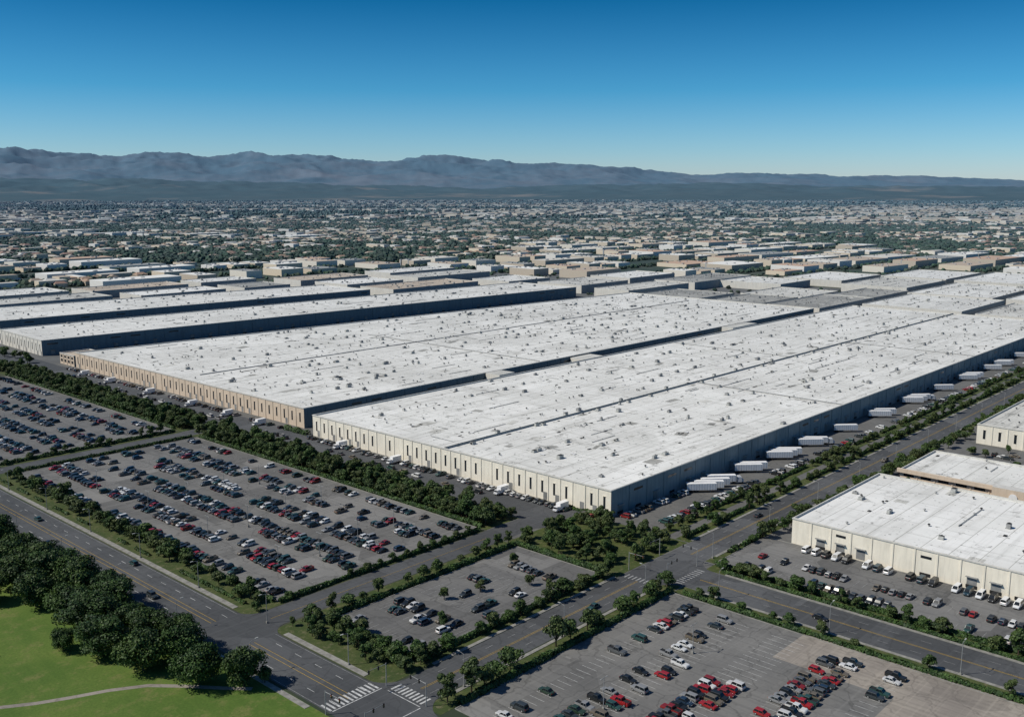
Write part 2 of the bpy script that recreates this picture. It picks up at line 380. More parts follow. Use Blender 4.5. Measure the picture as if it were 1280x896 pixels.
# ground ------------------------------------------------------------------
def groundmat():
    m,nt,b=mat('ground_plain'); v=pos(nt)
    col=mix(nt,ramp(nt,noi(nt,v,.004,8,.7),.42,.6),(.04,.055,.03),(.095,.088,.06))
    col=mix(nt,ramp(nt,noi(nt,v,.02,6,.7),.55,.7),col,(.20,.18,.15))
    col=mix(nt,ramp(nt,noi(nt,v,.0009,6,.6),.46,.6),col,(.022,.038,.022))
    fin(nt,b,col,.95,True,.1); return m
M['ground']=groundmat()
b=MB(); R=60000
b.poly([(-R,-R,0),(R,-R,0),(R,R,0),(-R,R,0)],'ground'); b.obj('ground')
sheet('yard_pavement',-42,-420,900,900,.012,'yard')
sheet('parking_lot_pavement',-131.5,28.5,-42.5,231,.03,'lot2')
sheet('parking_lot_pavement',-131.5,254,-42.5,476,.03,'lot')
sheet('parking_lot_pavement',-127,-31,-47,6,.03,'lot')
sheet('parking_lot_pavement',-139,-420,-44,-57,.03,'lot2')
sheet('parking_lot_pavement',-13,-400,22,-54,.03,'lot')
sheet('concrete_apron',-62,-230,-43,-101,.042,'conc')
sheet('concrete_apron',-96,-260,-62,-134,.042,'conc')
sheet('boulevard_road',-161,-600,-144.5,900,.022,'road')
sheet('cross_street_road',-144.5,-50,900,-37,.024,'road')
sheet('lot_access_road',-144.5,14,-24,25.5,.022,'road')
sheet('side_street_road',-37,-600,-21,-50,.022,'road')
sheet('service_drive_road',-24,12,-1,600,.026,'road')
sheet('lot_access_road',-144.5,236,-24,246,.022,'road')
for (x0,y0,x1,y1) in [(-144,28.2,-132,235),(-144,247,-132,480),(-144,-36,-128,13),(-42,26,-24,236),(-42,247,-24,500),(-131.2,232,-43,235.5),(-131.2,246.5,-43,253.5),
                      (-143.5,26,-43,28.1),(-127.5,-36.5,-46.5,-31.5),(-127.5,6.3,-46.5,13.5),(-46,-36.5,-3,12),(-143.5,-56.5,-38,-50.5),(-43,-420,-37.5,-57),(-20.5,-420,-14,-54.5),(-14,-54,900,-50.5),(-2.5,-36.8,900,-31),(-2.5,-27,900,-22),(-178,260,-161.5,700)]:
    sheet('verge',min(x0,x1),y0,max(x0,x1),y1,.034,'verge')
sheet('park_lawn',-900,-60,-162,260,.045,'grass')
def fillet(cx,cy,sx,sy,r,z=.06):
    b=MB(); pts=[(cx,cy,z)]
    for i in range(9):
        a=math.pi/2*i/8; pts.append((cx+sx*(r-r*math.sin(a)),cy+sy*(r-r*math.cos(a)),z))
    if sx*sy<0: pts=pts[::-1]
    b.poly(pts,'road'); b.obj('road_corner')
for q in [(-37,-50,-1,-1,9),(-21,-50,1,-1,9),(-144.5,-37,1,1,8),(-144.5,-50,1,-1,8),(-144.5,14,1,-1,6),(-144.5,25.5,1,1,6),(-24,14,-1,-1,7)]: fillet(*q)
b=MB()
for (x0,y0,x1,y1) in [(-143.8,34,-142,234),(-143.8,248,-142,700),(-143.8,-28,-142,8),(-163.8,-30,-162.2,700),(-127,-36.8,-46,-35.6),(-134,-51.8,-48,-50.6),(-38.4,-300,-37.3,-62),(-20.8,-300,-19.7,-62),(0,-36.9,800,-35.8),(-8,-51.5,800,-50.5)]:
    b.box(((x0+x1)/2,(y0+y1)/2,.075),(x1-x0,y1-y0,.15),'kerb')
b.obj('sidewalk')
b=MB(); pts=[(-167,-12),(-172,-6),(-178,2),(-184,9),(-192,14),(-200,17.5),(-207,21),(-216,27),(-226,33),(-238,37),(-252,40)]
nrm=[]
for i in range(len(pts)):
    a=pts[max(0,i-1)]; c=pts[min(len(pts)-1,i+1)]; d=Vector((c[0]-a[0],c[1]-a[1],0)).normalized(); nrm.append((-d.y*.8,d.x*.8))
for i in range(len(pts)-1):
    a,c,n0,n1=pts[i],pts[i+1],nrm[i],nrm[i+1]
    b.poly([(a[0]-n0[0],a[1]-n0[1],.06),(c[0]-n1[0],c[1]-n1[1],.06),(c[0]+n1[0],c[1]+n1[1],.06),(a[0]+n0[0],a[1]+n0[1],.06)],'conc')
b.obj('park_path')
b=MB()
def ring(x0,y0,x1,y1):
    b.box(((x0+x1)/2,y0,.08),(x1-x0,.3,.14),'kerb'); b.box(((x0+x1)/2,y1,.08),(x1-x0,.3,.14),'kerb')
    b.box((x0,(y0+y1)/2,.08),(.3,y1-y0-.3,.14),'kerb'); b.box((x1,(y0+y1)/2,.08),(.3,y1-y0-.3,.14),'kerb')
ring(-131.5,28.5,-42.5,231); ring(-131.5,254,-42.5,476); ring(-127,-31,-47,6); ring(-139,-300,-44,-57); ring(-13,-300,21.5,-54)
b.obj('kerb')
def dash(x0,y0,x1,y1,w,k,on=3.,off=6.,z=.05):
    L=math.hypot(x1-x0,y1-y0); t=0; ang=math.atan2(y1-y0,x1-x0)
    while t<L:
        e=min(L,t+on); c=(t+e)/2; MARK.box((x0+(x1-x0)*c/L,y0+(y1-y0)*c/L,z),(e-t,w,.004),k,ang); t+=on+off
def line(x0,y0,x1,y1,w,k): dash(x0,y0,x1,y1,w,k,1e5,1)
for (ya,yb) in ((-400,-58),(-34,10),(30,232),(250,700)):
    line(-152.0,ya,-152.0,yb,.14,'yellow'); line(-153.6,ya,-153.6,yb,.14,'yellow')
    dash(-148.3,ya,-148.3,yb,.15,'white'); dash(-157.3,ya,-157.3,yb,.15,'white'); line(-145.,ya,-145.,yb,.1,'fadew'); line(-160.5,ya,-160.5,yb,.1,'fadew')
for (xa,xb) in ((-138,-44),(-12,800)):
    line(xa,-43.4,xb,-43.4,.12,'yellow'); line(xa,-43.9,xb,-43.9,.12,'yellow'); dash(xa,-40.3,xb,-40.3,.12,'fadew'); dash(xa,-47,xb,-47,.12,'fadew')
line(-29,-400,-29,-58,.12,'yellow'); line(-29.4,-400,-29.4,-58,.12,'yellow'); dash(-25,-400,-25,-58,.1,'fadew'); dash(-33,-400,-33,-58,.1,'fadew')
line(-140,19.8,-48,19.8,.11,'yellow')
for i in range(12): MARK.box((-160+i*1.35,-33.5,.05),(.6,4,.004),'white')
for i in range(9): MARK.box((-141.5,-49+i*1.35,.05),(3.5,.6,.004),'white')
line(-144,-36,-160,-36,.3,'white'); line(-144,-50.5,-160,-50.5,.25,'white'); line(-144.2,-50,-144.2,-38,.25,'white')
for i in range(10): MARK.box((-36+i*1.5,-54,.05),(.5,3,.004),'fadew')
for i in range(8): MARK.box((-42.5,-49+i*1.5,.05),(3.,.5,.004),'fadew')

lot(-130.5,31,-43.5,229,'y',.56,red=.03)
lot(-130.5,257,-43.5,474,'y',.48,red=.0,white=0)
lot(-126,-30,-48,5,'y',.36,red=.01)
lot(-137,-133,-46,-59,'x',.62,nz=2.2,white=.14,red=.09,mk='white',amp=.9,skip=lambda x,y:(-82<x<-50 and -104<y<-82) or (-100<x<-84 and -74<y<-66))
lot(-12,-300,14,-56,'y',.5,white=.06)
MARK.obj('parking_and_lane_markings')

# ---------------------------------------------------------------- buildings
def facade(bd,p0,p1,h,sp,kind,base):
    dx,dy=p1[0]-p0[0],p1[1]-p0[1]; L=math.hypot(dx,dy); ux,uy=dx/L,dy/L; ox,oy=uy,-ux; r=math.atan2(dy,dx)
    def put(t,out,z,w,d,hh,k): bd.box((p0[0]+ux*t+ox*out,p0[1]+uy*t+oy*out,z),(w,d,hh),k,r,bottom=True)
    n=int(L/sp)
    put(L/2,.08,h-.25,L+.3,.3,.4,'coping')
    for i in range(n+1):
        t=(i+.0)*L/n
        if 0<i<n: put(t,.12,(h-.6)/2,.5,.24,h-.6,base)
        if i==n: break
        t+=L/n/2
        if kind=='slit':
            if random.random()<.9: put(t,.01,h*.50,sp*.17,.06,h*.46,'dark'); put(t,.06,h*.5+h*.235,sp*.24,.2,.2,base)
            if random.random()<.4: put(t+sp*.28,.02,1.8,2.2,.08,3.2,'door')
        elif kind=='dock':
            if random.random()<.7: put(t,.04,2.2,3.0,.12,3.4,'door'); put(t,.5,4.2,3.6,1.0,.18,'metal'); 
            if random.random()<.5: put(t,.06,1.0,3.4,.3,1.0,'trim')
            if random.random()<.25: put(t,.02,h*.72,sp*.5,.06,.9,'dark')
        elif kind=='office':
            put(t,.02,h*.35,sp*.6,.06,h*.25,'dark'); put(t,.02,h*.72,sp*.6,.06,h*.2,'dark')
OCC=[]
def warehouse(name,c,h,walls,roof='roof',fac=None,clut=1.):
    e=empty(name); xs=[q[0] for q in c]; ys=[q[1] for q in c]; OCC.append((min(xs),min(ys),max(xs),max(ys)))
    b=MB(); cen=(sum(xs)/4,sum(ys)/4); pt=.45; dp=.75
    inn=[(x+(pt if x<cen[0] else -pt),y+(pt if y<cen[1] else -pt)) for x,y in c]
    for i in range(4):
        j=(i+1)%4; a,d=c[i],c[j]; ia,id_=inn[i],inn[j]
        b.poly([(a[0],a[1],-.1),(d[0],d[1],-.1),(d[0],d[1],h),(a[0],a[1],h)],walls[i])
        b.poly([(a[0],a[1],h),(d[0],d[1],h),(id_[0],id_[1],h),(ia[0],ia[1],h)],'coping')
        b.poly([(id_[0],id_[1],h-dp),(ia[0],ia[1],h-dp),(ia[0],ia[1],h),(id_[0],id_[1],h)],'coping')
    b.obj('walls',e)
    b=MB(); b.poly([(x,y,h-dp) for x,y in inn],roof); b.obj('roof_deck',e)
    zr=h-dp
    if fac:
        b=MB()
        for i,(kind,sp) in fac.items():
            j=(i+1)%4; facade(b,c[i],c[j],h,sp,kind,walls[i])
        b.obj('facade_trim',e)
    def P(s,t):
        x=(inn[0][0]*(1-s)+inn[1][0]*s)*(1-t)+(inn[3][0]*(1-s)+inn[2][0]*s)*t
        y=(inn[0][1]*(1-s)+inn[1][1]*s)*(1-t)+(inn[3][1]*(1-s)+inn[2][1]*s)*t
        return x,y
    Lx=c[1][0]-c[0][0]; Ly=c[3][1]-c[0][1]
    b=MB()
    n=int(Lx*Ly/190*clut)
    for _ in range(n):
        s=random.uniform(.01,.99); t=random.uniform(.02,.98)
        if random.random()<.6: t=(round(t*Ly/15)*15/Ly); t=min(max(t,.02),.98)
        x,y=P(s,t); q=random.random(); g=1+ .8*s*random.random()
        if q<.34:
            b.cyl((x,y,zr),(x,y,zr+.7),.22,.22,'metal',6,False); b.cyl((x,y,zr+.6),(x,y,zr+1.0),.55,.3,random.choice(['vent','metal','vent']),7)
        elif q<.50:
            w,d,hh=random.uniform(1.,2.8)*g,random.uniform(.9,2.),random.uniform(.7,1.6); b.box((x,y,zr+hh/2+.15),(w,d,hh),random.choice(['hvac','metal']),top=random.choice(['hvac','metal','vent'])); b.box((x+w*.2,y,zr+hh+.25),(.6,.6,.2),'vent')
            b.box((x,y,zr+.08),(w+.4,d+.4,.15),'metal')
        elif q<.60: b.box((x,y,zr+.15),(1.3,2.5,.3),'metal',top='trailer',taper=.85)
        elif q<.78: b.box((x,y,zr+.12),(random.uniform(1,2.4),random.uniform(.5,1.1),.24),'vent')
        elif q<.83:
            l=random.uniform(6,26); b.cyl((x-l/2,y,zr+.28),(x+l/2,y,zr+.28),.15,.15,'metal',5) if .05<s<.95 else None
        elif q<.86:
            l=random.uniform(5,16); b.cyl((x,y-l/2,zr+.28),(x,y+l/2,zr+.28),.12,.12,'metal',5) if .1<t<.9 else None
        elif .03<s<.97 and .06<t<.94: b.box((x,y,zr+.012),(random.uniform(2,11),random.uniform(1.,6),.02),random.choice(['roofg','roof3','roof2','roof2','roofg']),random.choice([0,0,.3]))
    if n: b.obj('rooftop_units',e)
    return e,P,zr
c=lambda x0,y0,x1,y1:[(x0,y0),(x1,y0),(x1,y1),(x0,y1)]
e1,P1,z1=warehouse('distribution_warehouse',c(0,0,650,190),11,('slate','cream','slate','cream'),'roof',{3:('slit',6.2),0:('dock',12.)},1.45)
b=MB()
b.box((325,93,z1+.45),(649,.5,.9),'slate',top='vent')
b.box((208,46.3,z1+.25),(.8,91,.5),'metal'); b.box((420,46.3,z1+.2),(.6,91,.4),'metal'); b.box((330,142,z1+.2),(.5,95,.4),'metal')
for i in range(26): b.box((12+i*24.5+random.uniform(-4,4),93+random.choice([-3,3]),z1+.6),(2.2,1.6,1.2),'hvac',top='vent')
b.obj('firewall_and_ducts',e1)
e2,P2,z2=warehouse('distribution_warehouse',[(6,206),(600,206),(600,424),(4,474)],11,('slate2','tan','slate2','tan'),'roof',{3:('slit',7.),0:('dock',14.)},1.6)
b=MB()
b.box((150,199,5.5),(14,11.8,11.02),'wallw',top='roof2'); b.box((238,199,5.),(22,11.8,10.),'wallw',top='roof2'); b.box((445,198.2,5.6),(40,10.5,11.2),'wallw',top='roof2')
b.box((300,334,z2+.25),(560,.6,.5),'metal'); b.box((200,300,z2+.25),(.6,180,.5),'metal')
b.obj('link_bays',e2)
warehouse('gatehouse_block',c(4,477,26,500),8,('slate2','tan','tan','tan'),'rooft',{3:('office',5.)},.5)
warehouse('long_warehouse',[(8,541),(600,500),(600,590),(10,630)],12,('slate2','wallw','slate2','wallw'),'roof',{3:('slit',7.),0:('dock',16.)},1.3)
warehouse('long_warehouse',[(30,682),(420,655),(420,740),(50,790)],12,('slate2','wallw','slate2','wallw'),'roof',{0:('dock',16.)},1.)
warehouse('loading_warehouse',c(22,-230,98,-64),9.5,('wallw','wallw','wallw','cream'),'roof3',{3:('dock',7.)},.8)
er,_,_=warehouse('retail_building',c(116,-230,156,-66),8,('wallw','tan','tan','tan'),'roof',{3:('office',7.)},.9)
b=MB(); b.box((115.2,-100,7.4),(1.2,70,1.6),'tan'); b.box((113.5,-112,4.5),(5,16,9),'tan',top='coping'); b.cyl((110.8,-112,6),(110.6,-112,6),1.6,1.6,'trailer',14); b.obj('entrance_canopy',er)
warehouse('loading_warehouse',c(214,-230,330,-66),10,('wallw','wallw','wallw','cream'),'roof2',{3:('slit',7.)},.8)
warehouse('loading_warehouse',c(360,-230,520,-66),10,('wallw','wallw','wallw','cream'),'roof',None,.5)
WM=('slate','wallw','wallw','wallw')
for (x0,y0,x1,y1,h,rf) in [(612,206,740,262,10,'roofg'),(612,272,700,330,9,'roofg'),(705,272,800,345,8,'roof2'),(612,345,690,420,9,'roofg'),(615,436,740,485,11,'roof2'),(670,0,790,80,10,'roof2'),(670,92,800,188,11,'roof'),(750,210,850,260,9,'roofg'),
        (815,-30,960,95,11,'roof3'),(820,110,980,200,10,'roof'),(980,-20,1140,90,10,'roof3'),(1000,110,1160,210,11,'roof3'),(870,220,1000,300,10,'roof2'),(1015,225,1150,310,10,'roof3'),(820,355,900,440,9,'roof'),(915,320,1040,400,9,'roof3'),(760,440,900,500,10,'roofg'),
        (635,520,730,590,10,'roof2'),(755,535,860,600,10,'roof3'),(450,650,590,710,10,'rooft'),(620,625,700,690,9,'roof'),(450,735,540,800,10,'roof3'),(565,735,700,790,11,'roof2'),
        (60,825,200,880,10,'roof2'),(225,810,330,860,9,'roof3'),(355,810,420,870,8,'roofg'),(450,830,560,890,9,'rooft'),(595,825,720,880,10,'roof3'),(60,910,190,980,10,'roof'),(210,895,330,950,9,'rooft'),(350,900,430,950,9,'roof3')]:
    warehouse('industrial_building',c(x0,y0,x1,y1),h,WM,rf,None,1.5 if x0<900 else .8)

# ---------------------------------------------------------------- vehicles placed
for y in np.arange(6,188,3.1):
    if random.random()<.72: car(-4.6,y,0 if random.random()<.5 else math.pi,.12)
for y in np.arange(212,470,3.3):
    if random.random()<.6: car(-2.0,y,0,.15)
for y in [20,52,120,160,230,262,300,350,402,440]: inst('box_truck',BT,(-6.,y,.03),math.pi,1,(.7,.7,.7))
for y in np.arange(60,460,9.):
    if random.random()<.5: car(-13.5,y,math.pi/2,.2)
for x,y,t in [(52,-8,0),(57,-8.5,0),(62,-8.5,0),(68,-8,1),(91,-8,0),(95.5,-8,0),(120,-8,0),(124.5,-8,0),(129,-8,0),(152,-8,0),(157,-8,1),(192,-8,0),(236,-8,0),(243,-8,0),(284,-8,0),(290,-8,0),(296,-8,1),(335,-8,0),(380,-8,0),(386,-8,0),(392,-8,0),(430,-8,0),(452,-8,0),(458,-8,0),(500,-8,0),(540,-8,0)]:
    inst('semi_truck' if t else 'semi_trailer',TRC if t else TR,(x,y,.03),math.radians(-46+random.uniform(-3,3)),1,(.6,.6,.6))
for x in np.arange(6,520,2.9):
    if random.random()<(.85 if x<50 else .5): car(x,-18.6,math.pi/2,.2,.04)
for x in np.arange(4,46,2.9):
    if random.random()<.6: car(x,-4,math.pi/2,.25,.06)
for y in np.arange(-72,-220,-3.6):
    if random.random()<.75: inst('delivery_van',VAN,(17.6,y,.03),random.choice([math.pi,0]),1,random.choice([(.75,.75,.74),(.75,.75,.74),(.02,.05,.07),(.03,.03,.03)]))
for x,y,r in [(-147,90,1.57),(-156,60,-1.57),(-150,160,1.57),(-158.5,130,-1.57),(-70,-46,3.14),(40,-41,0),(150,-46,3.14),(-31,-100,-1.57),(-12,60,1.57),(-12,200,1.57)]:
    me,nm=random.choice(CARS[:5]); inst('moving_car',me,(x,y,.04),r,1,random.choice(PAL))
for _ in range(26): car(random.uniform(160,205),random.uniform(-150,-70),random.choice([0,1.57,3.14]),.3)
for x in np.arange(-92,-64,2.9):
    if random.random()<.5: car(x,-142,1.57,.2,.1)

# ---------------------------------------------------------------- trees
for y in np.arange(14,505,3.0):
    for xx,p in ((-38.8,.95),(-35,.92),(-31,.9),(-27,.65)):
        if 13<y<27: continue
        if 234<y<248: continue
        if random.random()<p: tree(xx+random.uniform(-1.5,1.5),y+random.uniform(-1.5,1.5),random.uniform(.65,1.08))
for _ in range(72): tree(random.uniform(-44,-6),random.uniform(-34,9),random.uniform(.5,.95))
for y in list(np.arange(32,230,4.4))+list(np.arange(250,470,4.4)):
    if random.random()<.88: tree(-135.3+random.uniform(-1.6,1.6),y,random.uniform(.6,1.1))
for x in np.arange(-140,-44,6.): 
    if random.random()<.6: tree(x,27.5+random.uniform(-.5,.5),.45)
for x in np.arange(-128,-46,5.5): 
    if random.random()<.8: tree(x,250+random.uniform(-1.5,1.5),random.uniform(.5,.8))
for x in np.arange(-125,-46,6.): 
    if random.random()<.7: tree(x,9.5+random.uniform(-1,1),random.uniform(.5,.85))
    if random.random()<.75: tree(x+random.uniform(0,3),-33.5,random.uniform(.6,.95))
for x in np.arange(-138,-40,6.):
    if random.random()<.8: tree(x+random.uniform(-2,2),-54+random.uniform(-.8,.8),random.uniform(.7,1.25))
for y in np.arange(-34,12,3.2): tree(-131+random.uniform(-4,3),y,random.uniform(.65,1.)); tree(-136+random.uniform(-3,3),y,random.uniform(.45,.75))
for y in np.arange(-60,-300,-5.):
    if random.random()<.85: tree(-17+random.uniform(-1,1),y,random.uniform(.6,1.))
    if random.random()<.45: tree(-41,y,random.uniform(.45,.75))
for x in np.arange(0,700,6.5):
    if random.random()<.6: tree(x,-34,random.uniform(.5,.95))
    if random.random()<.55: tree(x+3,-24.5,random.uniform(.45,.8))
    if random.random()<.6: tree(x,-52.5-random.uniform(0,3),random.uniform(.5,1.))
for x in np.arange(104,700,6.): 
    if random.random()<.7: tree(x,-58+random.uniform(-2,2),random.uniform(.6,1.1))
for y in np.arange(-66,-200,-6.): 
    if random.random()<.7: tree(106+random.uniform(-3,3),y,random.uniform(.6,.9))
    if random.random()<.9: tree(185+random.uniform(-20,20),y,random.uniform(.6,1.))
for x,y in [(-84,-12),(-96,-8),(-70,-20),(-60,-4),(-110,-22)]: tree(x,y,.6)
for _ in range(50): tree(random.uniform(-24,-4),random.uniform(500,800),random.uniform(.8,1.3))
for _ in range(140): tree(random.uniform(-140,-30),random.uniform(485,760),random.uniform(.8,1.3))
for x,y,s in [(-168,-8,.95),(-175,0,1.),(-171,14,1.05),(-181,16,1.1),(-174,29,1.),(-184,33,1.1),(-171,43,.95),(-179,50,1.1),(-170,60,1.),(-178,67,1.1),(-170,77,1.),(-184,80,1.1),(-173,90,1.05),(-181,98,1.1),(-170,106,.95),(-179,114,1.1),(-171,124,1.),(-182,131,1.1),(-192,124,1.),(-172,141,1.),(-184,148,1.1),(-175,157,1.),(-193,150,1.1),(-172,172,1.),(-185,168,1.1),(-205,104,.8),(-192,94,.9),(-215,60,.8),(-190,44,.55),(-167,22,.8),(-168,66,.8)]:
    s*=1.06; inst('oak_tree',random.choice(OAK),(x+random.uniform(-1,1),y+random.uniform(-1.5,1.5),0),random.uniform(0,6.28),(s*random.uniform(.85,1.2),s*random.uniform(.85,1.2),s*random.uniform(.8,1.1)))
for _ in range(40): tree(-166+random.uniform(-2,3),random.uniform(-14,170),random.uniform(.4,.7))
hedge('hedge',-132,27.4,-44,27.4,1.6,1.5); hedge('hedge',-132.6,29,-132.6,232,1.4,1.4,12); hedge('hedge',-41.2,29,-41.2,230,1.8,1.6,10,.32); hedge('hedge',-41.2,255,-41.2,480,1.8,1.6,8,.35)
hedge('hedge',-130,250,-44,250,2.,1.6,12,.3); hedge('hedge',-130,233,-44,233,1.5,1.4,12,.3)
hedge('hedge',-127,7.4,-47,7.4,1.8,1.6); hedge('hedge',-128,-32.4,-48,-32.4,1.8,1.6); hedge('hedge',-137,-57.6+1.2,-44,-56.4,1.8,1.6); hedge('hedge',-45.6,-30,-45.6,8,2,1.6)
hedge('hedge',-128.6,-30,-128.6,6,2.5,1.8); hedge('hedge',-14.6,-55,-14.6,-260,1.6,1.5); hedge('hedge',-19,-60,-19,-260,1.2,1.2); hedge('hedge',-42.6,-60,-42.6,-260,1.4,1.2)
hedge('hedge',0,-33,650,-33,1.8,1.5,9,.35,.3); hedge('hedge',0,-23.4,650,-23.4,1.6,1.4,9,.35,.3); hedge('hedge',-2,-52.6,650,-52.6,1.6,1.4,9,.35,.3)
hedge('hedge',-139.5,34,-139.5,232,1.2,1.,10,.28,.5)
hedge('foundation_planting',-1.6,-1.5,-1.6,22,1.8,1.3,10,.3); hedge('foundation_planting',-1.6,192,-1.6,212,3,2.4,10,.3)
def lampm():
    b=MB(); b.cyl((0,0,0),(0,0,9),.13,.07,'metal',8); b.cyl((0,0,8.9),(1.6,0,9.3),.05,.04,'metal',6); b.box((1.9,0,9.3),(.9,.32,.14),'hvac',bottom=True); b.box((0,0,.3),(.5,.5,.6),'kerb'); return b.mesh('street_lamp_mesh')
LP=lampm()
def lot_lamp():
    b=MB(); b.cyl((0,0,0),(0,0,8.5),.12,.07,'metal',8); b.box((0,0,8.5),(2.2,.1,.1),'metal'); b.box((1.1,0,8.45),(.6,.35,.12),'metal',bottom=True); b.box((-1.1,0,8.45),(.6,.35,.12),'metal',bottom=True); b.box((0,0,.4),(.6,.6,.8),'kerb'); return b.mesh('lot_lamp_mesh')
LL=lot_lamp()
for y in np.arange(-20,480,38): inst('street_lamp',LP,(-142.5,y,0),math.pi); inst('street_lamp',LP,(-162.5,y+15,0),0)
for x in np.arange(-130,600,40): inst('street_lamp',LP,(x,-51,0),math.pi/2)
for y in np.arange(-70,-260,-36): inst('street_lamp',LP,(-38,y,0),0)
for x0 in (-118.,-101.3,-84.5,-67.7):
    for y in list(np.arange(50,225,44))+list(np.arange(275,470,50)): inst('parking_lot_lamp',LL,(x0+1.3,y,0),math.pi/2)
for x in (-115,-75): inst('parking_lot_lamp',LL,(x,-84,0),0)
def signal():
    b=MB(); b.cyl((0,0,0),(0,0,6.3),.14,.1,'metal',8); b.cyl((0,0,6),(6,0,6.2),.09,.05,'metal',6)
    for x in (2.5,5.6):
        b.box((x,0,5.8),(.35,.3,1.05),'trim',bottom=True)
        for i,k in enumerate(('tail','yellow','hedge')): b.cyl((x,-.16,6.12-.32*i),(x,-.19,6.12-.32*i),.11,.11,k,8)
    return b.mesh('traffic_signal_mesh')
TS=signal()
for x,y,r in [(-38,-51,0),(-20,-36,math.pi),(-38,-36,-1.57),(-20,-51,1.57),(-143,-36,math.pi),(-143,-51,1.57),(-162,-51,0),(-162,-36,-1.57)]: inst('traffic_signal',TS,(x,y,.03),r)

# ---------------------------------------------------------------- distant city
def in_wedge(x,y,half=40):
    a=math.atan2(y-CY,x-CX)-HEAD; return abs(a)<math.radians(half)
def citymat(name):
    m,nt,b=mat(name); at=nd(nt,'ShaderNodeAttribute'); at.attribute_name='tint'
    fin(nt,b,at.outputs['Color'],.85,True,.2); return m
M['city']=citymat('distant_building_surfaces')
def boxes(B):
    B=np.array(B); n=len(B); cr,sr=np.cos(B[:,5]),np.sin(B[:,5])
    V=np.zeros((n,8,3))
    for i,(sx,sy,z) in enumerate([(-1,-1,0),(1,-1,0),(1,1,0),(-1,1,0),(-1,-1,1),(1,-1,1),(1,1,1),(-1,1,1)]):
        x=sx*B[:,2]/2;y=sy*B[:,3]/2; V[:,i,0]=B[:,0]+x*cr-y*sr; V[:,i,1]=B[:,1]+x*sr+y*cr; V[:,i,2]=z*B[:,4]
    F=np.array([(0,1,5,4),(1,2,6,5),(2,3,7,6),(3,0,4,7),(4,5,6,7)])
    F=(F[None]+8*np.arange(n)[:,None,None]).reshape(-1,4)
    C=np.ones((n,5,4)); C[:,:4,:3]=B[:,None,9:12]; C[:,4,:3]=B[:,6:9]
    return V.reshape(-1,3),F,C.reshape(-1,4)
def gables(B):
    B=np.array(B); n=len(B); cr,sr=np.cos(B[:,5]),np.sin(B[:,5]); V=np.zeros((n,12,3))
    for i,(sx,sy,z) in enumerate([(-1,-1,0),(1,-1,0),(1,1,0),(-1,1,0),(-1.08,-1.12,1),(1.08,-1.12,1),(1.08,1.12,1),(-1.08,1.12,1),(-.6,-.04,1.5),(.6,-.04,1.5),(.6,.04,1.5),(-.6,.04,1.5)]):
        x=sx*B[:,2]/2;y=sy*B[:,3]/2; V[:,i,0]=B[:,0]+x*cr-y*sr; V[:,i,1]=B[:,1]+x*sr+y*cr; V[:,i,2]=z*B[:,4]
    F=np.array([(0,1,5,4),(1,2,6,5),(2,3,7,6),(3,0,4,7),(4,5,9,8),(5,6,10,9),(6,7,11,10),(7,4,8,11),(8,9,10,11)])
    F=(F[None]+12*np.arange(n)[:,None,None]).reshape(-1,4); C=np.ones((n,9,4)); C[:,:4,:3]=B[:,None,9:12]; C[:,4:,:3]=B[:,None,6:9]
    return V.reshape(-1,3),F,C.reshape(-1,4)
ROOFC=[(.82,.80,.74)]*6+[(.66,.62,.54)]*4+[(.50,.40,.30)]*3+[(.3,.3,.28)]*2+[(.56,.38,.26)]*2
HROOF=[(.30,.22,.15),(.38,.29,.21),(.22,.20,.18),(.48,.42,.34),(.62,.59,.53),(.34,.20,.14),(.40,.26,.17)]
WALC=[(.78,.71,.60),(.68,.57,.43),(.80,.76,.70),(.56,.47,.36),(.74,.62,.46)]
BX=[];GB=[];TX=[]
def occupied(x0,y0,x1,y1):
    if x1>-200 and x0<605 and y1>-420 and y0<640: return True
    return any(x1>a-8 and x0<c_+8 and y1>b_-8 and y0<d_+8 for a,b_,c_,d_ in OCC)
bw,bh=128,88
